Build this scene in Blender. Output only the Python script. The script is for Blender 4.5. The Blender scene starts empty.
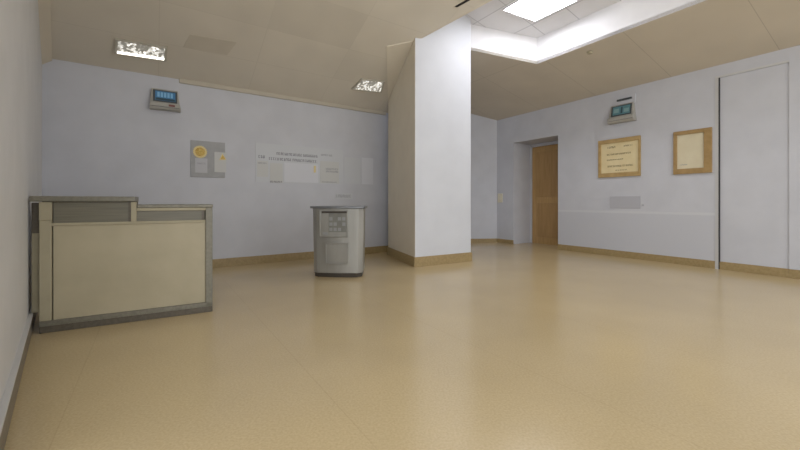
import bpy, bmesh, math, random
from mathutils import Vector, Matrix
random.seed(7)
C = bpy.context.scene
COL = C.collection
F, HX, HY, CZ = 365.0, 400.0, 202.0, 1.0          # focal length in px, horizon, eye height

# ------------------------------------------------------------------ geometry of the place
def fl(x, y):                                      # a point of the floor
    Y = F * CZ / (y - HY)
    return Vector(((x - HX) / F * Y, Y, 0))
def ray(x, y):
    return Vector(((x - HX) / F, 1.0, (HY - y) / F))
class Wall:
    """vertical plane; u runs to the right as seen from the room, n points into the room"""
    def __init__(s, a, b):
        s.o = Vector((a.x, a.y, 0)); d = Vector((b.x - a.x, b.y - a.y, 0)); s.len = d.length
        s.u = d.normalized(); s.n = Vector((s.u.y, -s.u.x, 0)); s.rot = math.atan2(s.u.y, s.u.x)
    def uz(s, x, y=202, off=0.0):
        r = ray(x, y); t = (s.o + s.n * off).dot(s.n) / r.dot(s.n)
        p = r * t + Vector((0, 0, CZ))
        return (p - s.o).dot(s.u), p.z
    def at(s, u, z=0.0, off=0.0):
        return s.o + s.u * u + s.n * off + Vector((0, 0, z))
class Slope:
    """ceiling plane z = h + k * distance from a wall"""
    def __init__(s, wall, h, k): s.w, s.h, s.k = wall, h, k
    def z(s, p): return s.h + s.k * (Vector((p.x, p.y, 0)) - s.w.o).dot(s.w.n)
    def on(s, x, y):
        r = ray(x, y); w = s.w
        # CZ + r.z t = h + k((r t - o).n)
        t = (s.h - CZ - s.k * w.o.dot(w.n)) / (r.z - s.k * r.dot(w.n))
        return r * t + Vector((0, 0, CZ))
    def lift(s, p): return Vector((p.x, p.y, s.z(p)))

back = Wall(fl(42, 282.9), fl(385, 252))
left = Wall(fl(0, 440), fl(42, 282.9))
right = Wall(fl(497, 242), fl(800, 279))
H_BACK, H_RIGHT = 2.79, 3.04
colFL, colFR, colBL = fl(415, 267), fl(471, 261), fl(388, 254.5)
colBR = colBL + (colFR - colFL)
# the left ceiling rises from the back wall and passes just in front of the column head
def slope_through(wall, h, x, y, Y):
    p = ray(x, y) * Y + Vector((0, 0, CZ))
    return (p.z - h) / (Vector((p.x, p.y, 0)) - wall.o).dot(wall.n)
kL = slope_through(back, H_BACK, 415, 36, colFL.y - 0.03)
cL = Slope(back, H_BACK, kL)
kR = slope_through(right, H_RIGHT, 470, 50, colFR.y + 0.14)
cR = Slope(right, H_RIGHT, kR)
REC = 0.45
cT = Slope(right, H_RIGHT + REC, kR)               # ceiling of the light well

# ------------------------------------------------------------------ materials
def s2l(c):
    return tuple(((v / 255) / 12.92 if v / 255 <= 0.04045 else ((v / 255 + 0.055) / 1.055) ** 2.4) for v in c) + (1.0,)
def mat(name, rgb, rough=0.6, metal=0.0, spec=0.5, emit=None, estr=0.0):
    m = bpy.data.materials.new(name); m.use_nodes = True
    b = m.node_tree.nodes['Principled BSDF']
    b.inputs['Base Color'].default_value = s2l(rgb); b.inputs['Roughness'].default_value = rough
    b.inputs['Metallic'].default_value = metal; b.inputs['Specular IOR Level'].default_value = spec
    if emit: b.inputs['Emission Color'].default_value = s2l(emit); b.inputs['Emission Strength'].default_value = estr
    return m
def N(m, t, **kw):
    n = m.node_tree.nodes.new(t)
    for k, v in kw.items():
        if hasattr(n, k): setattr(n, k, v)
        else: n.inputs[k].default_value = v
    return n
def L(m, a, b): m.node_tree.links.new(a, b)
def noisy(name, c1, c2, scale=8.0, rough=0.6, detail=4.0, metal=0.0, spec=0.5, bump=0.0, lo=0.35, hi=0.65, stretch=None):
    m = mat(name, c1, rough, metal, spec); b = m.node_tree.nodes['Principled BSDF']
    tc = N(m, 'ShaderNodeTexCoord'); nz = N(m, 'ShaderNodeTexNoise'); nz.inputs['Scale'].default_value = scale; nz.inputs['Detail'].default_value = detail
    if stretch:
        mp = N(m, 'ShaderNodeMapping'); mp.inputs['Scale'].default_value = stretch
        L(m, tc.outputs['Object'], mp.inputs['Vector']); L(m, mp.outputs['Vector'], nz.inputs['Vector'])
    else: L(m, tc.outputs['Object'], nz.inputs['Vector'])
    r = N(m, 'ShaderNodeValToRGB'); r.color_ramp.elements[0].position = lo; r.color_ramp.elements[1].position = hi
    r.color_ramp.elements[0].color = s2l(c1); r.color_ramp.elements[1].color = s2l(c2)
    L(m, nz.outputs['Fac'], r.inputs['Fac']); L(m, r.outputs['Color'], b.inputs['Base Color'])
    if bump:
        bp = N(m, 'ShaderNodeBump'); bp.inputs['Strength'].default_value = bump; bp.inputs['Distance'].default_value = 0.01
        L(m, nz.outputs['Fac'], bp.inputs['Height']); L(m, bp.outputs['Normal'], b.inputs['Normal'])
    return m

WALL_A, WALL_B = (197, 199, 207), (202, 204, 212)
M_wall = noisy('wall_paint', WALL_A, WALL_B, 3.0, 0.55, spec=0.3)
M_wall_left = noisy('wall_paint_left', (206, 206, 206), (211, 211, 211), 3.0, 0.5, spec=0.3)
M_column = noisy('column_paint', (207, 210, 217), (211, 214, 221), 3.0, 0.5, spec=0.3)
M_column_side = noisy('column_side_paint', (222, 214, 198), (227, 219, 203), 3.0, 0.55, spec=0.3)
M_base = noisy('baseboard_vinyl', (152, 132, 92), (166, 145, 104), 30, 0.45)
M_base_left = noisy('baseboard_grey', (112, 104, 92), (124, 115, 100), 30, 0.45)
M_base_cap = mat('baseboard_cap', (200, 200, 200), 0.5)
M_white = noisy('well_plaster', (236, 236, 240), (242, 242, 245), 3.0, 0.6, spec=0.2)

def dado_wall():                                   # paint is a shade lighter below a thin painted line
    m = noisy('wall_paint_right', WALL_A, WALL_B, 3.0, 0.55, spec=0.3); b = m.node_tree.nodes['Principled BSDF']
    src = b.inputs['Base Color'].links[0].from_socket
    g = N(m, 'ShaderNodeNewGeometry'); sp = N(m, 'ShaderNodeSeparateXYZ'); L(m, g.outputs['Position'], sp.inputs[0])
    r = N(m, 'ShaderNodeValToRGB'); r.color_ramp.interpolation = 'LINEAR'
    e = r.color_ramp.elements
    e[0].position = 0.0; e[0].color = s2l((197, 199, 207)); e[1].position = 0.790; e[1].color = s2l((197, 199, 207))
    for p, c in ((0.805, (207, 209, 215)), (0.835, (207, 209, 215)), (0.845, WALL_A)):
        q = e.new(p); q.color = s2l(c)
    L(m, sp.outputs['Z'], r.inputs['Fac'])
    gt = N(m, 'ShaderNodeMath', operation='GREATER_THAN'); gt.inputs[1].default_value = 0.845; L(m, sp.outputs['Z'], gt.inputs[0])
    mx = N(m, 'ShaderNodeMix', data_type='RGBA')
    L(m, gt.outputs[0], mx.inputs['Factor']); L(m, r.outputs['Color'], mx.inputs['A']); L(m, src, mx.inputs['B'])
    L(m, mx.outputs['Result'], b.inputs['Base Color'])
    return m
M_wall_right = dado_wall()

def floor_mat():
    m = mat('linoleum', (186, 160, 116), 0.21, 0, 0.9); b = m.node_tree.nodes['Principled BSDF']
    tc = N(m, 'ShaderNodeTexCoord')
    n1 = N(m, 'ShaderNodeTexNoise'); n1.inputs['Scale'].default_value = 90; n1.inputs['Detail'].default_value = 5; L(m, tc.outputs['Object'], n1.inputs['Vector'])
    n2 = N(m, 'ShaderNodeTexNoise'); n2.inputs['Scale'].default_value = 0.9; n2.inputs['Detail'].default_value = 3; L(m, tc.outputs['Object'], n2.inputs['Vector'])
    r1 = N(m, 'ShaderNodeValToRGB'); r1.color_ramp.elements[0].position = 0.3; r1.color_ramp.elements[1].position = 0.7
    r1.color_ramp.elements[0].color = s2l((195, 175, 134)); r1.color_ramp.elements[1].color = s2l((209, 189, 150))
    L(m, n1.outputs['Fac'], r1.inputs['Fac'])
    r2 = N(m, 'ShaderNodeValToRGB'); r2.color_ramp.elements[0].position = 0.35; r2.color_ramp.elements[1].position = 0.7
    r2.color_ramp.elements[0].color = (0.90, 0.90, 0.90, 1); r2.color_ramp.elements[1].color = (1, 1, 1, 1); L(m, n2.outputs['Fac'], r2.inputs['Fac'])
    mx = N(m, 'ShaderNodeMix', data_type='RGBA', blend_type='MULTIPLY'); mx.inputs['Factor'].default_value = 1
    L(m, r1.outputs['Color'], mx.inputs['A']); L(m, r2.outputs['Color'], mx.inputs['B'])
    # welded sheet seams
    mp = N(m, 'ShaderNodeMapping'); mp.inputs['Rotation'].default_value = (0, 0, back.rot * -1); mp.inputs['Location'].default_value = (0.35, 0.1, 0)
    L(m, tc.outputs['Object'], mp.inputs['Vector'])
    br = N(m, 'ShaderNodeTexBrick', offset=0.0); br.inputs['Scale'].default_value = 1.0; br.inputs['Brick Width'].default_value = 1.1; br.inputs['Row Height'].default_value = 9.0
    br.inputs['Mortar Size'].default_value = 0.003; br.inputs['Color1'].default_value = (1, 1, 1, 1); br.inputs['Color2'].default_value = (1, 1, 1, 1); br.inputs['Mortar'].default_value = (0.93, 0.92, 0.90, 1)
    L(m, mp.outputs['Vector'], br.inputs['Vector'])
    m2 = N(m, 'ShaderNodeMix', data_type='RGBA', blend_type='MULTIPLY'); m2.inputs['Factor'].default_value = 1
    L(m, mx.outputs['Result'], m2.inputs['A']); L(m, br.outputs['Color'], m2.inputs['B'])
    L(m, m2.outputs['Result'], b.inputs['Base Color'])
    return m
M_floor = floor_mat()

def tile_mat(name, c1, c2, mortar, bw, bh, ms=0.006, off=0.0):
    m = mat(name, c1, 0.8, 0, 0.2); b = m.node_tree.nodes['Principled BSDF']
    uv = N(m, 'ShaderNodeTexCoord')
    br = N(m, 'ShaderNodeTexBrick', offset=off); br.inputs['Scale'].default_value = 1.0
    br.inputs['Brick Width'].default_value = bw; br.inputs['Row Height'].default_value = bh; br.inputs['Mortar Size'].default_value = ms
    br.inputs['Mortar Smooth'].default_value = 0.6; br.inputs['Bias'].default_value = -0.45
    br.inputs['Color1'].default_value = s2l(c1); br.inputs['Color2'].default_value = s2l(c2); br.inputs['Mortar'].default_value = s2l(mortar)
    L(m, uv.outputs['UV'], br.inputs['Vector'])
    nz = N(m, 'ShaderNodeTexNoise'); nz.inputs['Scale'].default_value = 1.3; L(m, uv.outputs['UV'], nz.inputs['Vector'])
    r2 = N(m, 'ShaderNodeValToRGB'); r2.color_ramp.elements[0].position = 0.3; r2.color_ramp.elements[1].position = 0.7
    r2.color_ramp.elements[0].color = (0.92, 0.92, 0.92, 1); r2.color_ramp.elements[1].color = (1, 1, 1, 1); L(m, nz.outputs['Fac'], r2.inputs['Fac'])
    mx = N(m, 'ShaderNodeMix', data_type='RGBA', blend_type='MULTIPLY'); mx.inputs['Factor'].default_value = 1
    L(m, br.outputs['Color'], mx.inputs['A']); L(m, r2.outputs['Color'], mx.inputs['B']); L(m, mx.outputs['Result'], b.inputs['Base Color'])
    return m
M_ceil = tile_mat('ceiling_tile', (219, 212, 199), (204, 197, 184), (211, 204, 191), 1.2, 0.6)
M_ceil_r = tile_mat('ceiling_tile_right', (210, 201, 186), (203, 194, 179), (188, 179, 165), 1.25, 1.7)
M_well = tile_mat('well_tile', (236, 236, 240), (230, 230, 235), (190, 190, 196), 0.62, 0.62, 0.008)
M_edge = mat('ceiling_edge', (210, 201, 184), 0.7)

M_cornice = mat('cornice_plaster', (192, 185, 170), 0.7)
M_hatch = noisy('ceiling_hatch', (201, 193, 178), (206, 198, 183), 3, 0.8)
M_alu = noisy('counter_aluminium', (120, 117, 105), (132, 129, 117), 40, 0.4, metal=0.25)
M_alu_d = noisy('counter_rail', (95, 89, 79), (106, 100, 89), 40, 0.45, metal=0.2)
M_cream = noisy('counter_laminate', (174, 165, 140), (181, 172, 147), 4, 0.45)
M_post = noisy('counter_post', (164, 156, 132), (172, 164, 140), 6, 0.5)
M_inset = noisy('counter_inset', (108, 105, 92), (122, 118, 104), 5, 0.35, stretch=(0.6, 1, 30))
M_inside = mat('counter_inside', (120, 116, 104), 0.7)
M_kiosk = noisy('kiosk_steel', (148, 147, 142), (162, 161, 156), 6, 0.38, metal=0.35, stretch=(1, 1, 0.2))
M_kiosk_d = noisy('kiosk_recess', (122, 122, 117), (134, 134, 129), 8, 0.5, metal=0.2)
M_kiosk_t = mat('kiosk_top', (128, 131, 136), 0.35, 0.4)
M_plinth = mat('kiosk_plinth', (66, 60, 54), 0.5)
M_key = mat('kiosk_key', (98, 99, 98), 0.5)
M_keyp = mat('kiosk_keypad', (148, 150, 150), 0.45)
M_wood = noisy('door_wood', (176, 142, 92), (192, 157, 106), 6, 0.42, detail=6, stretch=(3, 3, 0.35))
M_wood_d = noisy('door_panel_wood', (168, 134, 86), (182, 147, 98), 6, 0.42, detail=6, stretch=(3, 3, 0.35))
M_frame = noisy('frame_wood', (170, 143, 94), (186, 158, 108), 12, 0.45, detail=5)
M_frame_d = noisy('frame_wood_brown', (156, 128, 82), (171, 142, 95), 12, 0.45, detail=5)
M_paper_c = noisy('cream_paper', (222, 205, 160), (228, 213, 172), 6, 0.7)
M_paper_e = noisy('pale_cream_paper', (214, 204, 176), (220, 211, 184), 6, 0.7)
M_paper = mat('white_paper', (212, 214, 222), 0.7)
M_paper_g = mat('grey_paper', (192, 193, 198), 0.7)
M_paper_y = mat('ivory_paper', (202, 203, 203), 0.7)
M_sheet = mat('clear_backing', (201, 204, 210), 0.45)
M_board = noisy('notice_board_grey', (164, 165, 168), (172, 173, 176), 10, 0.7)
M_gold = noisy('gold_seal', (186, 148, 52), (222, 192, 104), 60, 0.5)
M_gold_rim = mat('gold_rim', (226, 208, 148), 0.5)
M_ink = mat('ink', (98, 99, 114), 0.8)
M_ink_l = mat('faint_ink', (150, 152, 162), 0.8)
M_ink_b = mat('brown_ink', (110, 92, 62), 0.8)
M_sign = mat('grey_plate', (180, 181, 189), 0.6)
M_metal = mat('jamb_metal', (205, 206, 208), 0.4, 0.2)
M_dark = mat('dark_gap', (40, 42, 46), 0.5)
M_device = noisy('device_plastic', (168, 166, 160), (176, 174, 168), 8, 0.5)
M_device_d = mat('device_bezel', (72, 78, 82), 0.4)
M_lcd = mat('lcd_blue', (60, 104, 140), 0.3, emit=(70, 130, 175), estr=0.18)
M_lcd2 = mat('lcd_teal', (84, 122, 130), 0.3, emit=(90, 140, 150), estr=0.10)
M_seg = mat('lcd_segment', (120, 165, 195), 0.4, emit=(130, 180, 215), estr=0.12)
M_segd = mat('lcd_dark_segment', (52, 74, 82), 0.4)
M_seg2 = mat('lcd_pale_patch', (128, 160, 164), 0.4)
M_red = mat('device_badge', (120, 72, 66), 0.5)
M_switch = mat('switch_plastic', (222, 216, 196), 0.45)
M_lampframe = mat('lamp_frame', (190, 185, 172), 0.5)
M_vent = mat('vent_black', (24, 20, 16), 0.8)

def lamp_mat(name, strength, crackle=False, col=(255, 252, 244)):
    m = mat(name, (176, 172, 160), 0.5); b = m.node_tree.nodes['Principled BSDF']
    b.inputs['Emission Color'].default_value = s2l(col); b.inputs['Emission Strength'].default_value = strength
    if crackle:                                    # prismatic diffuser over tubes
        tc = N(m, 'ShaderNodeTexCoord')
        v = N(m, 'ShaderNodeTexVoronoi', feature='F1'); v.inputs['Scale'].default_value = 34; L(m, tc.outputs['UV'], v.inputs['Vector'])
        nz = N(m, 'ShaderNodeTexNoise'); nz.inputs['Scale'].default_value = 24; nz.inputs['Detail'].default_value = 3; L(m, tc.outputs['UV'], nz.inputs['Vector'])
        a = N(m, 'ShaderNodeMath', operation='MULTIPLY'); L(m, v.outputs['Color'], a.inputs[0]); L(m, nz.outputs['Fac'], a.inputs[1])
        r = N(m, 'ShaderNodeMapRange'); r.inputs['From Min'].default_value = 0.20; r.inputs['From Max'].default_value = 0.50
        r.inputs['To Min'].default_value = strength * 0.06; r.inputs['To Max'].default_value = strength * 1.1
        L(m, a.outputs[0], r.inputs['Value']); L(m, r.outputs['Result'], b.inputs['Emission Strength'])
    return m
M_lamp = lamp_mat('prismatic_diffuser', 1.15, True)
M_tube = lamp_mat('lamp_tube_glow', 2.6)
M_well_lamp = lamp_mat('well_lamp', 26.0, col=(250, 250, 255))

# ------------------------------------------------------------------ mesh helpers
def quadbox(bm, pts_lo, pts_hi, mi=0):             # prism between two matching polygons
    a = [bm.verts.new(p) for p in pts_lo]; b = [bm.verts.new(p) for p in pts_hi]; n = len(a)
    fs = [bm.faces.new(a[::-1]), bm.faces.new(b)]
    for i in range(n): fs.append(bm.faces.new((a[i], a[(i + 1) % n], b[(i + 1) % n], b[i])))
    for f in fs: f.material_index = mi
    return fs
def box(bm, x0, x1, y0, y1, z0, z1, mi=0):
    return quadbox(bm, [(x0, y0, z0), (x1, y0, z0), (x1, y1, z0), (x0, y1, z0)], [(x0, y0, z1), (x1, y0, z1), (x1, y1, z1), (x0, y1, z1)], mi)
def disc(bm, cx, cz, r, y0, y1, n=28, mi=0, wob=0.0):
    pts = [(cx + (r + (wob if i % 2 else 0)) * math.cos(2 * math.pi * i / n), cz + (r + (wob if i % 2 else 0)) * math.sin(2 * math.pi * i / n)) for i in range(n)]
    return quadbox(bm, [(x, y0, z) for x, z in pts], [(x, y1, z) for x, z in pts], mi)
def obj(name, bm, mats, parent=None, bevel=0.0, **props):
    bmesh.ops.recalc_face_normals(bm, faces=bm.faces)
    me = bpy.data.meshes.new(name); bm.to_mesh(me); bm.free()
    for m in (mats if isinstance(mats, (list, tuple)) else [mats]): me.materials.append(m)
    o = bpy.data.objects.new(name, me); COL.objects.link(o)
    if parent: o.parent = parent
    if bevel:
        b = o.modifiers.new('bevel', 'BEVEL'); b.width = bevel; b.segments = 2; b.limit_method = 'ANGLE'
    for k, v in props.items(): o[k] = v
    return o
def struct(name, bm, mats, parent=None, bevel=0.0):
    o = obj(name, bm, mats, parent, bevel)
    if not parent: o['kind'] = 'structure'
    return o
def empty(name, loc, rot, label, cat, group=None):
    o = bpy.data.objects.new(name, None); COL.objects.link(o); o.location = loc; o.rotation_euler = (0, 0, rot)
    o['label'] = label; o['category'] = cat
    if group: o['group'] = group
    o.empty_display_size = 0.1
    return o
def bxo(name, dims, m, parent, bevel=0.0, **p):
    bm = bmesh.new(); box(bm, *dims); return obj(name, bm, m, parent, bevel, **p)
def wall_slab(bm, w, u0, u1, z0, z1, off0=0.0, off1=-0.12, mi=0, z1b=None):
    """box on a wall from u0 to u1, off0 (room side) to off1"""
    z2 = z1 if z1b is None else z1b
    lo = [w.at(u0, z0, off0), w.at(u1, z0, off0), w.at(u1, z0, off1), w.at(u0, z0, off1)]
    hi = [w.at(u0, z1, off0), w.at(u1, z2, off0), w.at(u1, z2, off1), w.at(u0, z1, off1)]
    return quadbox(bm, lo, hi, mi)
def plate(bm, pts, thick, ufunc, mi=0):            # sloped slab: pts are the underside; uv from ufunc
    fs = quadbox(bm, pts, [p + Vector((0, 0, thick)) for p in pts], mi)
    uv = bm.loops.layers.uv.verify()
    for f in fs:
        for l in f.loops: l[uv].uv = ufunc(l.vert.co)
    return fs
def uv_of(w): return lambda p: ((Vector((p.x, p.y, 0)) - w.o).dot(w.u), (Vector((p.x, p.y, 0)) - w.o).dot(w.n))

# ------------------------------------------------------------------ room shell
def poly(bm, pts, mi=0):
    f = bm.faces.new([bm.verts.new(p) for p in pts]); f.material_index = mi; return f
bm = bmesh.new(); box(bm, -7, 10.5, -2.5, 12.5, -0.1, 0.0); struct('floor', bm, M_floor)

# back wall, ending behind the column
ub_end = (colBL - back.o).dot(back.u) + 0.45
bm = bmesh.new(); wall_slab(bm, back, -0.14, ub_end, 0, H_BACK + 0.02); struct('wall_back', bm, M_wall)
# left wall: a little past the frame it turns the corner
bm = bmesh.new(); wall_slab(bm, left, -0.35, left.len + 0.10, 0, 4.6); struct('wall_left', bm, M_wall_left)
# wall of the alcove behind the column
aA = Vector((0.62, 8.35, 0)); rc = right.o
alc = Wall(Vector((0.60, 8.85, 0)), rc)
bm = bmesh.new(); wall_slab(bm, alc, -0.1, alc.len + 0.10, 0, H_RIGHT + 1.0); struct('wall_alcove', bm, M_wall)
# short return joining the back wall to the alcove, behind the column
ret = Wall(back.at(ub_end - 0.1, 0, 0), alc.at(0.0))
bm = bmesh.new(); wall_slab(bm, ret, -0.05, ret.len + 0.05, 0, H_RIGHT + 1.0); struct('wall_return', bm, M_wall)
# right wall with door recess and shallow niche
uE = right.uz(800)[0] + 3.4
uD0, uD1 = right.uz(513.5)[0], right.uz(558)[0]
zD = right.uz(536, 139)[1]
uN0, uN1 = right.uz(719)[0], right.uz(789)[0]
zN = right.uz(719, 78)[1]
ND = 0.015
# depth of the door recess so that the far jamb reads from x=513 to x=532
def deep_x(d):
    p = right.at(uD0, 0, -d); return HX + F * p.x / p.y
DD = 0.1
while deep_x(DD) < 531.5: DD += 0.005
HR = H_RIGHT + 0.03
bm = bmesh.new()
T = -0.12
wall_slab(bm, right, -0.02, uD0, 0, HR, 0, -DD - 0.1, 1)
wall_slab(bm, right, uD0, uD1, zD, HR, 0, -DD - 0.1)
wall_slab(bm, right, uD1, uN0, 0, HR, 0, -0.2)
wall_slab(bm, right, uD1, uD1 + 0.12, 0, HR, -0.15, -DD - 0.1)
wall_slab(bm, right, uN0, uN1, zN, HR, 0, -0.2)
wall_slab(bm, right, uD0 - 0.1, uD1 + 0.3, 0, HR, -DD - 0.1, -DD - 0.2)
wall_slab(bm, right, uN0 - 0.02, uN1 + 0.02, 0, zN + 0.02, -ND, -0.2, 1)
wall_slab(bm, right, uN1, uE, 0, HR, 0, -0.2, 1)
struct('wall_right', bm, [M_wall_right, M_wall])

# door in the recess
LEAF0, LEAF1 = uD0 + 0.045, uD1 + 0.02
bm = bmesh.new()
wall_slab(bm, right, LEAF0, LEAF1, 0.0, zD - 0.07, -DD + 0.03, -DD - 0.02)
dr = struct('door_1', bm, M_wood)
lw = LEAF1 - LEAF0
for k, (za, zb) in enumerate(((0.16, 0.98), (1.12, zD - 0.2))):
    bm = bmesh.new(); wall_slab(bm, right, LEAF0 + 0.12, LEAF1 - 0.12, za, zb, -DD + 0.042, -DD + 0.02)
    obj('door_panel', bm, M_wood_d, dr, bevel=0.01)
bm = bmesh.new(); wall_slab(bm, right, uD0, uD1 + 0.03, zD - 0.065, zD, -DD + 0.05, -DD - 0.05)
wall_slab(bm, right, uD0, uD0 + 0.04, 0, zD, -DD + 0.05, -DD - 0.05)
struct('trim_1', bm, M_wall)
# metal edge strip and dark reveal of the niche
bm = bmesh.new(); wall_slab(bm, right, uN0 - 0.045, uN0, 0.0, zN + 0.03, 0.006, 0.0); wall_slab(bm, right, uN0, uN1, zN, zN + 0.03, 0.006, 0.0)
struct('trim_2', bm, M_metal)
bm = bmesh.new(); wall_slab(bm, right, uN0 - 0.002, uN0 + 0.010, 0.0, zN, 0.012, -ND)
struct('trim_3', bm, M_dark)

# column
zc = 4.75
bm = bmesh.new()
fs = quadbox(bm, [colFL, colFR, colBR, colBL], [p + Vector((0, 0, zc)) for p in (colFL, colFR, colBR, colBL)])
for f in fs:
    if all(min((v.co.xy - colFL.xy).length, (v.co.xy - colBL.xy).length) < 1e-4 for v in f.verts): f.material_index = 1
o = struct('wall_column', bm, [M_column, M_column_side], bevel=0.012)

# baseboards
def baseboard(name, w, u0, u1, h=0.12, t=0.014, m=M_base, off=0.0):
    bm = bmesh.new(); wall_slab(bm, w, u0, u1, 0, h, off + t, off - 0.005); return struct(name, bm, m, bevel=0.003)
baseboard('baseboard_back', back, 0, ub_end - 0.12, 0.125)
baseboard('baseboard_left', left, -0.3, left.len, 0.13, 0.02, M_base_left)
bm = bmesh.new(); wall_slab(bm, left, -0.3, left.len, 0.13, 0.145, 0.024, -0.005); struct('trim_4', bm, M_base_cap)
baseboard('baseboard_alcove', alc, 0, alc.len, 0.09)
bm = bmesh.new()
wall_slab(bm, right, 0, uD0, 0, 0.09, 0.014, -0.005); wall_slab(bm, right, uD1, uN0 - 0.045, 0, 0.115, 0.014, -0.005)
wall_slab(bm, right, uN0 + 0.010, uN1, 0, 0.115, 0.014, -ND - 0.005); wall_slab(bm, right, uN1, uE, 0, 0.115, 0.014, -0.005)
struct('baseboard_right', bm, M_base, bevel=0.003)
bm = bmesh.new()
cen = (colFL + colFR + colBL + colBR) / 4
q = [colFL, colFR, colBR, colBL]
def grow(p, t):
    i = q.index(p); a = (q[i] - q[i - 1]).normalized(); b = (q[i] - q[(i + 1) % 4]).normalized()
    return p + (a + b) * t
g = [grow(p, 0.017) for p in q]
quadbox(bm, g, [p + Vector((0, 0, 0.15)) for p in g]); struct('baseboard_column', bm, M_base, bevel=0.003)

# --- left ceiling: rises from the back wall, then level
CREASE = 2.75
zF = H_BACK + kL * CREASE
def bk(p): return (Vector((p.x, p.y, 0)) - back.o).dot(back.n)
cnrL = back.at(-0.3)
E1 = cL.on(415.5, 40); E2 = cL.on(489, 0)
edir = Vector((E2.x - E1.x, E2.y - E1.y, 0)).normalized()
# run the free edge on until the crease
t = 0
while bk(E2 + edir * t) < CREASE and t < 6: t += 0.01
E3 = cL.lift(E2 + edir * t)
PK = cL.on(386.5, 46)
uvb = uv_of(back)
bm = bmesh.new()
ps = [cnrL, back.at(ub_end - 0.1), Vector((colBL.x + 0.08, colBL.y + 0.02, 0)), Vector((colFL.x + 0.05, colFL.y + 0.05, 0)), Vector((E1.x, E1.y, 0)), Vector((E3.x, E3.y, 0)), back.at(-3.5, 0, CREASE), back.at(-3.5, 0, 0.0)]
plate(bm, [cL.lift(p) for p in ps], 0.06, uvb)
# level part behind the crease, over the camera
farr = right.at(uE - 0.3)
lv = [back.at(-3.5, zF, CREASE), Vector((E3.x, E3.y, zF)), Vector((E3.x + 1.5, -1.5, zF)), Vector((-6.0, -1.5, zF))]
plate(bm, lv, 0.06, uvb)
struct('ceiling', bm, M_ceil)
# upstand at the free edge of the left ceiling
bm = bmesh.new()
def fascia(a, b, h, t=0.05):
    d = Vector((b.x - a.x, b.y - a.y, 0)).normalized(); n = Vector((-d.y, d.x, 0)) * t
    if n.dot(Vector((1, 0.6, 0))) < 0: n = -n
    lo = [a, b, b + n, a + n]; quadbox(bm, lo, [Vector((p.x, p.y, h)) for p in lo])
fascia(Vector((E1.x, E1.y, cL.z(E1))), E3, 4.3)
struct('trim_5', bm, M_edge)
# beige panel closing the ceiling against the column head
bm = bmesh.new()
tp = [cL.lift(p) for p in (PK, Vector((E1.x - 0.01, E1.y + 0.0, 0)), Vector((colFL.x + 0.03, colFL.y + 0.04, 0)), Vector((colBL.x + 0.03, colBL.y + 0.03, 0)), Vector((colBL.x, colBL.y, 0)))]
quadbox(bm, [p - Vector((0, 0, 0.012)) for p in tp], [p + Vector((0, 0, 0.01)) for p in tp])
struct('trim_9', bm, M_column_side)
# darker replacement tiles in the left ceiling
for k, px in enumerate((((190, 34.5), (237, 42), (227, 55), (183, 47)),)):
    bm = bmesh.new(); tp = [cL.on(*p) for p in px]
    quadbox(bm, [p - Vector((0, 0, 0.004)) for p in tp], [p + Vector((0, 0, 0.01)) for p in tp])
    struct('trim_%d' % (10 + k), bm, M_hatch)
# shallow cornice along the right part of the back wall
u0 = back.uz(179)[0]
bm = bmesh.new()
wall_slab(bm, back, u0, ub_end - 0.3, H_BACK - 0.055, H_BACK + 0.05, 0.025, -0.01, 0); struct('trim_6', bm, M_cornice, bevel=0.01)
# cornice in the left corner
bm = bmesh.new()
a = Vector((0, 0, 0)); 
for (d0, z0), (d1, z1) in (((0.0, cL.z(left.at(left.len)) ), (2.0, 0)),):
    p0 = left.at(left.len, 0, 0); p1 = left.at(left.len - 3.0, 0, 0)
    zA, zB = cL.z(p0), min(cL.z(p1), zF)
    n = left.n * 0.09
    lo = [p0 + Vector((0, 0, zA - 0.09)), p1 + Vector((0, 0, zB - 0.09)), p1 + n + Vector((0, 0, zB - 0.03)), p0 + n + Vector((0, 0, zA - 0.03))]
    quadbox(bm, lo, [p + Vector((0, 0, 0.14)) for p in lo])
struct('trim_7', bm, M_edge)

# --- right ceiling and light well
K = cR.on(537, 64)                                  # far right corner of the well
A = cR.on(470, 50)
adir = Vector((A.x - K.x, A.y - K.y, 0)).normalized()
A2 = cR.lift(K + adir * ((A - K).length + 0.12))   # runs into the column side
near_u = right.uz(800)[0] + 1.6
dK = (Vector((K.x, K.y, 0)) - right.o).dot(right.n)
R2 = cR.lift(right.at(near_u, 0, dK))              # near end of the well, out of frame
uvr = uv_of(right)
bm = bmesh.new()
strip = [right.at(-0.05, 0, -0.05), right.at(uE, 0, -0.05), right.at(uE, 0, dK), Vector((K.x, K.y, 0))]
plate(bm, [cR.lift(p) for p in strip], 0.05, uvr)
alp = [right.at(-0.05, 0, -0.05), Vector((K.x, K.y, 0)), Vector((A2.x, A2.y, 0)), Vector((colBR.x - 0.2, colBR.y, 0)), alc.at(-0.05, 0, -0.05)]
plate(bm, [cR.lift(p) for p in alp], 0.05, uvr)
struct('ceiling.001', bm, M_ceil_r)
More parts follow.
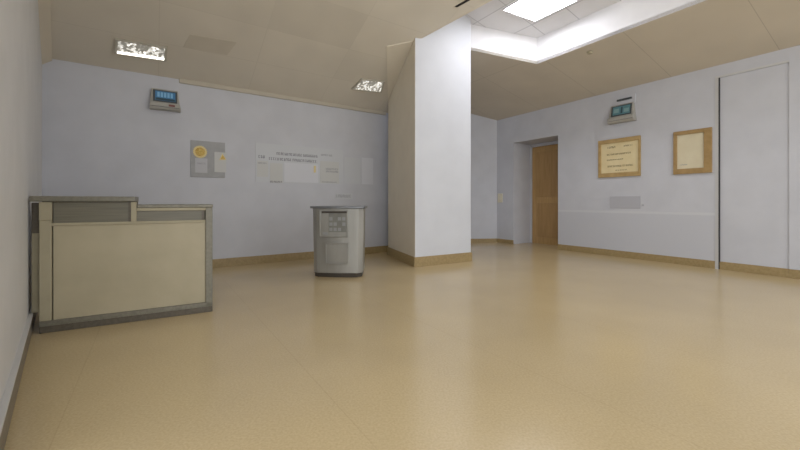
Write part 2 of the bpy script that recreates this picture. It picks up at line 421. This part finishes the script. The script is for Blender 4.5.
# well sides
up = Vector((0, 0, REC))
bm = bmesh.new()
def well_side(a, b, out):
    o_ = out * 0.05
    quadbox(bm, [a, b, b + o_, a + o_], [a + up, b + up, b + o_ + up, a + o_ + up])
ko = Vector((K.x, K.y, K.z)); bo = Vector((-adir.y, adir.x, 0))
if bo.y < 0: bo = -bo
well_side(A2, ko, bo); well_side(ko, R2, -right.n)
struct('trim_8', bm, M_white)
bm = bmesh.new()
W = [Vector((K.x, K.y, 0)) - right.n * 0.05 + bo * 0.05, Vector((R2.x, R2.y, 0)) - right.n * 0.05, Vector((R2.x, R2.y, 0)) + right.n * 4.2, Vector((E1.x - 0.1, E1.y, 0)), Vector((A2.x - 0.9, A2.y + 0.05, 0))]
plate(bm, [cT.lift(p) for p in W], 0.05, uvr)
struct('ceiling.002', bm, M_well)

# ------------------------------------------------------------------ lamps
def lamp(name, quad_px, plane, m, label, group, frame_w=0.03, depth=0.03, tubes=0, cat='ceiling light'):
    P = [plane.on(*p) for p in quad_px]
    cen = sum(P, Vector()) / 4
    root = empty(name, cen, 0, label, cat, group)
    nrm = (P[1] - P[0]).cross(P[3] - P[0]).normalized()
    if nrm.z > 0: nrm = -nrm                       # down into the room
    Q = [p - cen for p in P]
    bm = bmesh.new()                               # rim of four bars
    out = [p + p.normalized() * frame_w for p in Q]
    for i in range(4):
        j = (i + 1) % 4
        lo = [Q[i], Q[j], out[j], out[i]]
        quadbox(bm, [v + nrm * 0.001 for v in lo], [v + nrm * depth for v in lo])
    obj('frame', bm, M_lampframe if m is not M_well_lamp else M_white, root)
    bm = bmesh.new(); fs = quadbox(bm, [v + nrm * 0.001 for v in Q], [v + nrm * depth * 0.7 for v in Q])
    uv = bm.loops.layers.uv.verify()
    eu = (Q[1] - Q[0]).normalized(); ev = nrm.cross(eu)
    for f in fs:
        for l in f.loops: l[uv].uv = (l.vert.co.dot(eu), l.vert.co.dot(ev))
    obj('diffuser', bm, m, root)
    if tubes:
        bm = bmesh.new()
        a, b = Q[3] * 0.96 + Q[0] * 0.04 , Q[2] * 0.96 + Q[1] * 0.04
        a2, b2 = Q[3] * 0.82 + Q[0] * 0.18, Q[2] * 0.82 + Q[1] * 0.18
        quadbox(bm, [v + nrm * depth * 0.7 for v in (a, b, b2, a2)], [v + nrm * depth * 1.0 for v in (a, b, b2, a2)])
        obj('tube', bm, M_tube, root)
    return root
lamp('ceiling_light', [(118, 39), (165, 47), (164, 59), (117, 52)], cL, M_lamp, 'long glittering prismatic ceiling light above the reception counter', 'prismatic lights in the sloped ceiling', tubes=1)
lamp('ceiling_light', [(362, 79), (383, 81), (380, 91), (353, 88)], cL, M_lamp, 'small glittering prismatic ceiling light close to the square column', 'prismatic lights in the sloped ceiling')
lamp('ceiling_light', [(504, 8.5), (535, 19.5), (577, -1), (535, -10)], cT, M_well_lamp, 'bright white lamp panel inside the recessed light well', None, frame_w=0.02)

# vent slot near the free ceiling edge
P = [cL.on(*p) for p in ((454, 6.2), (457, 7.2), (471, -0.5), (467, -1.5))]
cen = sum(P, Vector()) / 4
root = empty('ceiling_vent', cen, 0, 'dark slot air vent in the ceiling edge before the column', 'vent')
bm = bmesh.new(); Q = [p - cen for p in P]; quadbox(bm, [v * 1.0 + Vector((0, 0, -0.004)) for v in Q], [v + Vector((0, 0, -0.001)) for v in Q]); obj('slot', bm, M_vent, root)
bm = bmesh.new()
out = [v + v.normalized() * 0.02 for v in Q]
for i in range(4):
    j = (i + 1) % 4; lo = [Q[i], Q[j], out[j], out[i]]
    quadbox(bm, [v + Vector((0, 0, -0.008)) for v in lo], [v + Vector((0, 0, 0.0)) for v in lo])
obj('frame', bm, M_edge, root)
# small ceiling sensor on the right ceiling
p = cR.on(590, 52)
root = empty('ceiling_sensor', p, 0, 'tiny round sensor on the ceiling beside the light well', 'sensor')
bm = bmesh.new(); bmesh.ops.create_cone(bm, cap_ends=True, segments=24, radius1=0.035, radius2=0.05, depth=0.03, matrix=Matrix.Translation((0, 0, -0.012))); obj('housing', bm, M_post, root)

# ------------------------------------------------------------------ reception counter
p0, p1 = fl(39, 334), fl(212.5, 311.5)
cw = Wall(p0, p1); LEN = cw.len
def cu(x): return cw.uz(x)[0]
root = empty('reception_counter', p0, cw.rot, 'cream and grey two-level reception counter standing against the left wall', 'counter')
D = 0.58
xA, xB, xC, xD = cu(53), cu(131), cu(136.5), cu(205.5)
bxo('carcass', (0.01, LEN - 0.01, 0.03, D, 0.09, 0.93), M_inside, root)
bxo('hutch', (0.01, xC - 0.01, 0.03, 0.19, 0.93, 1.003), M_inside, root)
bxo('kick_rail', (-0.0, LEN, 0.0, D, 0.0, 0.052), M_alu_d, root, 0.004)
bxo('kick_trim', (0.0, LEN, -0.006, 0.03, 0.052, 0.092), M_alu, root, 0.003)
bxo('front_panel', (xA, xD, 0.006, 0.03, 0.092, 0.815), M_cream, root, 0.002, label='large blank cream front panel')
bxo('corner_post', (0.0, xA - 0.008, 0.0, 0.03, 0.092, 1.0), M_post, root, 0.004)
bxo('post_cap', (0.0, xA - 0.004, -0.006, 0.0, 0.86, 1.0), M_post, root, 0.003)
bxo('ledge_rail', (xA - 0.008, xD, -0.004, 0.03, 0.815, 0.838), M_post, root, 0.003)
bxo('upper_panel', (xA, xB, 0.012, 0.03, 0.838, 1.0), M_inset, root, 0.0, label='taller brushed grey inset panel on the left')
bxo('upper_panel', (xC, xD - 0.012, 0.012, 0.03, 0.838, 0.925), M_inset, root, 0.0, label='narrower brushed grey inset panel on the right')
bxo('mullion', (xB, xC, -0.004, 0.03, 0.838, 1.0), M_post, root, 0.003)
bxo('inset_edge', (xB - 0.018, xB, 0.004, 0.03, 0.838, 1.0), M_alu_d, root, 0.0)
bxo('inset_edge', (xD - 0.030, xD - 0.012, 0.004, 0.03, 0.838, 0.925), M_alu_d, root, 0.0)
bxo('top_rail', (xC, LEN - 0.008, -0.004, 0.03, 0.925, 0.950), M_post, root, 0.003)
bxo('end_post', (xD, LEN, -0.006, D, 0.052, 0.95), M_alu, root, 0.005)
bxo('high_top', (-0.05, xC - 0.008, -0.025, 0.20, 1.003, 1.045), M_alu, root, 0.006, label='raised grey ledge on the left')
bxo('low_top', (xC + 0.006, LEN + 0.004, -0.012, D, 0.95, 0.978), M_alu, root, 0.005, label='lower grey worktop on the right')
bxo('low_top_back', (0.01, xC + 0.004, 0.20, D, 0.95, 0.978), M_alu, root, 0.004)
bxo('wall_bracket', (-0.060, -0.004, 0.06, 0.22, 0.76, 0.995), M_alu_d, root, 0.004)
bxo('filler_strip', (-0.060, -0.004, 0.06, 0.22, 0.15, 0.76), M_post, root, 0.004)

# ------------------------------------------------------------------ kiosk
kb = fl(336.8, 277.5)
kang = math.radians(-4)
root = empty('information_kiosk', kb, kang, 'freestanding grey steel kiosk with a small keypad, between counter and column', 'kiosk')
def section(hw, fy, ch, dep, z):
    pts = [(-hw, fy + ch)]
    for i in range(9):                             # gently bowed front between the two chamfers
        t = i / 8; x = (-hw + ch) + t * 2 * (hw - ch); pts.append((x, fy - 0.02 * math.sin(math.pi * t)))
    pts += [(hw, fy + ch), (hw - 0.03, dep), (-hw + 0.03, dep)]
    return [Vector((x, y, z)) for x, y in pts]
bm = bmesh.new(); quadbox(bm, section(0.334, 0.02, 0.06, 0.40, 0.055), section(0.346, 0.02, 0.06, 0.40, 0.915)); obj('body', bm, M_kiosk, root, 0.006)
bm = bmesh.new(); quadbox(bm, section(0.320, 0.03, 0.06, 0.39, 0.0), section(0.324, 0.025, 0.06, 0.39, 0.055)); obj('plinth', bm, M_plinth, root, 0.004, label='dark plinth')
bm = bmesh.new(); quadbox(bm, section(0.371, 0.005, 0.025, 0.43, 0.915), section(0.371, 0.005, 0.025, 0.43, 0.945)); obj('top_plate', bm, M_kiosk_t, root, 0.004)
def kf(x, y):                                      # on the kiosk front
    return (x - 338) / F * kb.y, CZ + (HY - y) / F * kb.y
def frame_bars(bm, x0, x1, z0, z1, w, ya, yb):
    box(bm, x0 - w, x1 + w, ya, yb, z1, z1 + w); box(bm, x0 - w, x1 + w, ya, yb, z0 - w, z0)
    box(bm, x0 - w, x0, ya, yb, z0, z1); box(bm, x1, x1 + w, ya, yb, z0, z1)
x0, z1 = kf(321.5, 211); x1, z0 = kf(348.5, 236)
d = bxo('display_panel', (x0, x1, -0.008, 0.02, z0, z1), M_kiosk, root)
bm = bmesh.new(); frame_bars(bm, x0, x1, z0, z1, 0.012, -0.022, 0.02); obj('panel_frame', bm, M_kiosk, d, 0.003)
a0, b1 = kf(330, 213); a1, b0 = kf(347.5, 232)
kp = bxo('screen', (a0, a1, -0.012, 0.01, b0, b1), M_kiosk_d, d)
bxo('screen_hood', (x0 + 0.02, x1 - 0.002, -0.02, 0.0, z1 - 0.028, z1 - 0.004), M_plinth, d)
for r in range(3):
    for c in range(4):
        cx = a0 + (a1 - a0) * (c + 0.5) / 4; cz = b0 + (b1 - b0) * (r + 0.5) / 3.6
        if (r + c) % 4 != 3: bxo('key', (cx - 0.021, cx + 0.021, -0.017, -0.0115, cz - 0.022, cz + 0.022), M_keyp, d)
bxo('card_slot', (x0 + 0.03, x0 + 0.10, -0.013, 0.0, z0 + 0.02, z0 + 0.05), M_keyp, d)
x0, z1 = kf(327.5, 244); x1, z0 = kf(348.5, 263)
d = bxo('access_door', (x0, x1, -0.006, 0.02, z0, z1), M_kiosk, root)
bm = bmesh.new(); frame_bars(bm, x0, x1, z0, z1, 0.014, -0.018, 0.02); obj('door_frame', bm, M_kiosk, d, 0.003)

# ------------------------------------------------------------------ things on walls
def on_wall(name, w, x, y, label, cat, group=None, off=0.0):
    u, z = w.uz(x, y)
    r = empty(name, w.at(u, z, off), w.rot, label, cat, group)
    return r, u, z
def rel(w, u0, z0, x, y):
    u, z = w.uz(x, y); return u - u0, z - z0
def scribble(bm, x0, x1, zc, h, y0, y1, seed=0):
    """a line of tiny unreadable letter strokes between x0 and x1"""
    rnd = random.Random(seed); x = x0; s = h * 0.16
    while x < x1 - h * 0.4:
        for _ in range(rnd.randint(3, 9)):
            w = h * rnd.uniform(0.45, 0.7)
            if x + w > x1: break
            k = rnd.randint(0, 3)
            box(bm, x, x + s, y0, y1, zc - h / 2, zc + h / 2)
            if k != 1: box(bm, x + w - s, x + w, y0, y1, zc - h / 2, zc + h / 2 * (0.2 if k == 2 else 1))
            if k != 0: box(bm, x + s, x + w - s, y0, y1, zc + h / 2 - s, zc + h / 2)
            if k != 3: box(bm, x + s, x + w - s, y0, y1, zc - h / 2, zc - h / 2 + s)
            x += w + h * 0.22
        x += h * 0.22
def text_part(name, parent, x0, x1, zc, h, y, m, seed):
    bm = bmesh.new(); scribble(bm, x0, x1, zc, h, y - 0.0012, y, seed); obj(name, bm, m, parent)

# grey notice board with two certificates
r, u, z = on_wall('notice_board', back, 207.5, 159, 'small grey notice board on the back wall holding two gold-marked papers', 'notice board')
x0, z1 = rel(back, u, z, 190.5, 140); x1, z0 = rel(back, u, z, 225, 178)
bxo('panel', (x0, x1, -0.012, 0.0, z0, z1), M_board, r, 0.003)
r, u, z = on_wall('certificate', back, 200.8, 161, 'narrow paper with a round gold rosette, left on the grey notice board', 'certificate')
x0, z1 = rel(back, u, z, 195, 158); x1, z0 = rel(back, u, z, 207.3, 173)
bxo('sheet', (x0, x1, -0.016, -0.0125, z0, z1), M_paper_g, r)
text_part('text_line', r, x0 + 0.025, x1 - 0.025, (z0 + z1) / 2 + 0.03, 0.022, -0.016, M_ink_l, 3)
cx, cz = rel(back, u, z, 200, 152)
bm = bmesh.new(); disc(bm, cx, cz, 0.088, -0.019, -0.0125, 40, wob=0.008); s = obj('rosette', bm, M_gold_rim, r)
bm = bmesh.new(); disc(bm, cx, cz, 0.062, -0.024, -0.019, 32, wob=0.006); obj('seal', bm, M_gold, s)
r, u, z = on_wall('certificate', back, 219.8, 162, 'white paper with a gold triangular mark, right on the grey notice board', 'certificate')
x0, z1 = rel(back, u, z, 214.3, 152); x1, z0 = rel(back, u, z, 226, 172.5)
bxo('sheet', (x0, x1, -0.016, -0.0125, z0, z1), M_paper_y, r)
bm = bmesh.new()
t3 = [rel(back, u, z, *p) for p in ((219, 160), (226, 160), (222.3, 153.5))]
quadbox(bm, [(a, -0.019, b) for a, b in t3], [(a, -0.0155, b) for a, b in t3]); obj('gold_mark', bm, M_gold_rim, r)
t3 = [rel(back, u, z, *p) for p in ((220.5, 159.3), (225, 159.3), (222.4, 155))]
bm = bmesh.new(); quadbox(bm, [(a, -0.021, b) for a, b in t3], [(a, -0.019, b) for a, b in t3]); obj('gold_core', bm, M_gold, r)

# wide information display with its separate sheets
r, u, z = on_wall('information_display', back, 299, 168, 'wide pale wall display with two dark heading lines above pasted sheets', 'wall display')
x0, z1 = rel(back, u, z, 255.5, 147); x1, z0 = rel(back, u, z, 343, 184.5)
zt = rel(back, u, z, 300, 146.5)[1]
bxo('backing', (x0, x1, -0.006, 0.0, z0, zt), M_sheet, r)
h = 0.05
a0, b0 = rel(back, u, z, 276.5, 153.5); a1, _ = rel(back, u, z, 319, 155)
text_part('heading', r, a0, a1, b0, 0.042, -0.006, M_ink, 11)
a0, b1 = rel(back, u, z, 321, 154.8); a1, _ = rel(back, u, z, 333, 155)
text_part('heading', r, a0, a1, b1, 0.03, -0.006, M_ink_l, 12)
a0, b0 = rel(back, u, z, 269, 158.5); a1, _ = rel(back, u, z, 318, 160)
text_part('heading', r, a0, a1, b0, 0.042, -0.006, M_ink, 13)
a0, b0 = rel(back, u, z, 258.5, 156.5); a1, _ = rel(back, u, z, 266, 157)
text_part('heading', r, a0, a1, b0, 0.045, -0.006, M_ink, 14)
def sheet(px, m, label, lines=(), depth=-0.006):
    xa, ya, xb, yb = px
    s, su, sz = on_wall('paper_sheet', back, (xa + xb) / 2, (ya + yb) / 2, label, 'paper sheet', 'sheets pasted along the back wall')
    X0, Z1 = rel(back, su, sz, xa, ya); X1, Z0 = rel(back, su, sz, xb, yb)
    Z0 = max(Z0, -0.4)
    bxo('sheet', (X0, X1, depth - 0.004, depth - 0.0005, Z0, Z1), m, s)
    for k, (f0, f1, fz, hh, ink) in enumerate(lines):
        text_part('text_line', s, X0 + (X1 - X0) * f0, X0 + (X1 - X0) * f1, Z0 + (Z1 - Z0) * fz, hh, depth - 0.004, ink, int(xa) + k)
    return s
sheet((256.8, 160.5, 268, 177), M_paper_y, 'ivory sheet at the left end of the wide wall display', ((0.1, 0.9, 0.86, 0.025, M_ink_l),))
sheet((270, 163, 282.5, 183), M_paper_y, 'ivory sheet second from left on the wide wall display', ((0.0, 1.0, 0.05, 0.028, M_ink),))
sheet((284, 162.5, 318, 183), M_paper, 'large blank white sheet in the middle of the wide wall display')
s = sheet((320, 161, 338.8, 183.5), M_paper_y, 'ivory sheet with faint writing and a yellow tab, right on the wide display', ((0.3, 0.95, 0.66, 0.03, M_ink_l), (0.3, 0.95, 0.54, 0.03, M_ink_l), (0.1, 0.9, 0.05, 0.02, M_ink_l)))
bxo('yellow_tab', (-0.30, -0.262, -0.014, -0.008, -0.02, 0.10), M_gold_rim, s)
sheet((344, 157, 360.5, 184), M_sheet, 'almost invisible pale sheet just right of the wide wall display', depth=0.0)
sheet((361.5, 157.5, 373, 184.5), M_paper, 'tall white sheet at the far right, nearest the column', depth=0.0)
r, u, z = on_wall('wall_caption', back, 344, 196, 'thin grey caption strip on the wall below the tall sheet', 'caption')
a0, b0 = rel(back, u, z, 336.5, 196); a1, _ = rel(back, u, z, 351.5, 196)
bxo('strip', (a0 - 0.02, a1 + 0.02, -0.003, 0.0, b0 - 0.05, b0 + 0.05), M_sheet, r)
text_part('text_line', r, a0, a1, b0, 0.05, -0.003, M_ink_l, 41)

# wall devices
def device(w, px, lcd, label, dark_slot, segs_m):
    cx, cy, xl, xr, yt, yb = px
    r, u, z = on_wall('wall_display_unit', w, cx, cy, label, 'display unit', 'display units high on the walls')
    x0, _ = rel(w, u, z, xl, cy); x1, _ = rel(w, u, z, xr, cy)
    z1 = rel(w, u, z, cx, yt)[1]; z0 = rel(w, u, z, cx, yb)[1]
    hgt = z1 - z0
    # side profile: flat back, leaning screen face, protruding lip
    prof = [(0.0, z0), (-0.10, z0), (-0.125, z0 + hgt * 0.12), (-0.12, z0 + hgt * 0.28), (-0.085, z0 + hgt * 0.32), (-0.05, z1 - 0.02), (-0.03, z1), (0.0, z1)]
    bm = bmesh.new(); sh = (x1 - x0) * 0.06
    n = len(prof)
    def xs(zv, side):
        t = (zv - z0) / hgt
        return (x0 + sh * t) if side < 0 else (x1 - sh * 1.6 * t)
    quadbox(bm, [(xs(b, -1), a, b) for a, b in prof], [(xs(b, 1), a, b) for a, b in prof]); obj('housing', bm, M_device, r, 0.006)
    # bezel + screen on the leaning face
    def face(f0, f1, g0, g1, lift, thick, m, name, parent):
        pa, pb = Vector((0, -0.085, z0 + hgt * 0.32)), Vector((0, -0.05, z1 - 0.02))
        nn = Vector((0, -(pb.z - pa.z), pb.y - pa.y)).normalized()
        w_ = x1 - x0
        def P(f, g, l): 
            b = pa.lerp(pb, g) + nn * l; return Vector((x0 + sh + (w_ - 2.6 * sh) * f, b.y, b.z))
        bm = bmesh.new(); quadbox(bm, [P(f0, g0, lift), P(f1, g0, lift), P(f1, g1, lift), P(f0, g1, lift)], [P(f0, g0, lift + thick), P(f1, g0, lift + thick), P(f1, g1, lift + thick), P(f0, g1, lift + thick)])
        return obj(name, bm, m, parent)
    bz = face(0.06, 0.97, 0.06, 0.97, 0.0, 0.006, M_device_d, 'bezel', r)
    face(0.14, 0.90, 0.16, 0.88, 0.004, 0.005, lcd, 'screen', bz)
    for k in range(0 if dark_slot else 5):
        f = 0.22 + 0.125 * k
        face(f, f + 0.085, 0.42, 0.80, 0.008, 0.002, segs_m, 'digit', bz)
    if dark_slot:
        face(0.18, 0.42, 0.34, 0.70, 0.008, 0.002, M_seg2, 'status_patch', bz); face(0.50, 0.58, 0.24, 0.80, 0.008, 0.002, M_segd, 'status_bar', bz)
        face(0.64, 0.86, 0.30, 0.62, 0.008, 0.002, M_seg2, 'status_patch', bz)
    else: face(0.16, 0.88, 0.18, 0.34, 0.008, 0.002, M_segd, 'status_bar', bz)
    if not dark_slot: bxo('badge', (x0 + (x1 - x0) * 0.60, x0 + (x1 - x0) * 0.80, -0.128, -0.11, z0 + hgt * 0.15, z0 + hgt * 0.24), M_red, r)
    bxo('seam', (x0 + 0.02, x1 - 0.02, -0.1265, -0.11, z0 + hgt * 0.10, z0 + hgt * 0.115), M_device_d, r)
    if dark_slot:
        bxo('top_slot', (x0 + (x1 - x0) * 0.3, x0 + (x1 - x0) * 0.85, -0.05, 0.0, z1 + 0.06, z1 + 0.09), M_device_d, r)
        bxo('mounting_plate', (x0 + (x1 - x0) * 0.2, x1 - 0.02, -0.025, 0.0, z1 - 0.02, z1 + 0.14), M_wall, r)
    return r
device(back, (164.5, 101, 149.5, 180.5, 90, 111), M_lcd, 'grey display unit with a bright blue screen, high on the back wall', False, M_seg)
device(right, (624, 113, 610.5, 637, 104, 122.5), M_lcd2, 'grey display unit with a teal screen and top slot, above the certificate', True, M_segd)

# framed documents on the right wall
def framed(w, c, outer, inner, fm, pm, label, lines, ink):
    r, u, z = on_wall('picture_frame', w, c[0], c[1], label, 'picture frame', 'framed documents on the right wall')
    xl, xr, zt, zb = rel(w, u, z, outer[0], c[1])[0], rel(w, u, z, outer[1], c[1])[0], rel(w, u, z, c[0], outer[2])[1], rel(w, u, z, c[0], outer[3])[1]
    il, ir, it, ib = rel(w, u, z, inner[0], c[1])[0], rel(w, u, z, inner[1], c[1])[0], rel(w, u, z, c[0], inner[2])[1], rel(w, u, z, c[0], inner[3])[1]
    y0, y1 = -0.035, 0.0
    for nm, d in (('rail', (xl, xr, y0, y1, it, zt)), ('rail', (xl, xr, y0, y1, zb, ib)), ('stile', (xl, il, y0, y1, ib, it)), ('stile', (ir, xr, y0, y1, ib, it))):
        bxo(nm, d, fm, r, 0.005)
    bxo('document', (il, ir, -0.010, -0.001, ib, it), pm, r)
    W_, H_ = ir - il, it - ib
    for k, (f0, f1, fz, hh) in enumerate(lines):
        text_part('text_line', r, il + W_ * f0, il + W_ * f1, ib + H_ * fz, hh, -0.010, ink, 60 + k + int(c[0]))
    return r
framed(right, (620, 157), (599, 641, 138.3, 176.8), (601.6, 639, 142.2, 172.5), M_frame, M_paper_c, 'golden wood frame holding a cream certificate with lines of writing, nearer the door',
       [(0.18, 0.42, 0.86, 0.034), (0.62, 0.86, 0.86, 0.026), (0.16, 0.8, 0.62, 0.026), (0.16, 0.62, 0.44, 0.02), (0.18, 0.9, 0.22, 0.03), (0.4, 0.7, 0.08, 0.018)], M_ink_b)
framed(right, (693.5, 151), (674, 712.5, 129.8, 173.6), (677.5, 704.5, 133.6, 168.3), M_frame_d, M_paper_e, 'brown wood frame holding an almost blank cream sheet, nearer the niche', [(0.1, 0.4, 0.12, 0.014)], M_ink_l)

# grey plate, screw cap, switch, wall socket
r, u, z = on_wall('wall_plate', right, 625, 202, 'flat grey rectangular plate on the right wall below the certificate', 'plate')
x0, z1 = rel(right, u, z, 610, 196.5); x1, z0 = rel(right, u, z, 640.5, 208.5)
bxo('panel', (x0, x1, -0.008, 0.0, z0, z1), M_sign, r, 0.002)
r, u, z = on_wall('wall_button', right, 643, 205, 'tiny round grey button beside the grey wall plate', 'button')
bm = bmesh.new(); disc(bm, 0, 0, 0.018, -0.015, 0.0, 20); obj('button_body', bm, M_sign, r, 0.003)
r, u, z = on_wall('light_switch', right, 500.5, 198, 'cream light switch on the wall left of the wooden door', 'light switch')
bxo('switch_plate', (-0.075, 0.075, -0.022, 0.0, -0.11, 0.11), M_switch, r, 0.006)
bxo('rocker', (-0.04, 0.04, -0.034, -0.02, -0.06, 0.06), M_switch, r, 0.004)

# ------------------------------------------------------------------ light
w = bpy.data.worlds.new('World'); C.world = w; w.use_nodes = True
bg = w.node_tree.nodes['Background']; bg.inputs[0].default_value = (0.97, 0.985, 1.0, 1); bg.inputs[1].default_value = 1.8

# ------------------------------------------------------------------ camera
cam = bpy.data.cameras.new('Camera'); co = bpy.data.objects.new('Camera', cam); COL.objects.link(co)
co.location = (0, 0, CZ); co.rotation_euler = (math.pi / 2, 0, 0)
cam.sensor_fit = 'HORIZONTAL'; cam.sensor_width = 36.0; cam.lens = 36.0 * F / 800.0
cam.shift_y = -(225 - HY) / 800.0; cam.clip_start = 0.02
C.camera = co
C.view_settings.view_transform = 'Standard'; C.view_settings.look = 'None'; C.view_settings.gamma = 1.0
C.view_settings.use_curve_mapping = False; C.view_settings.exposure = 0.12
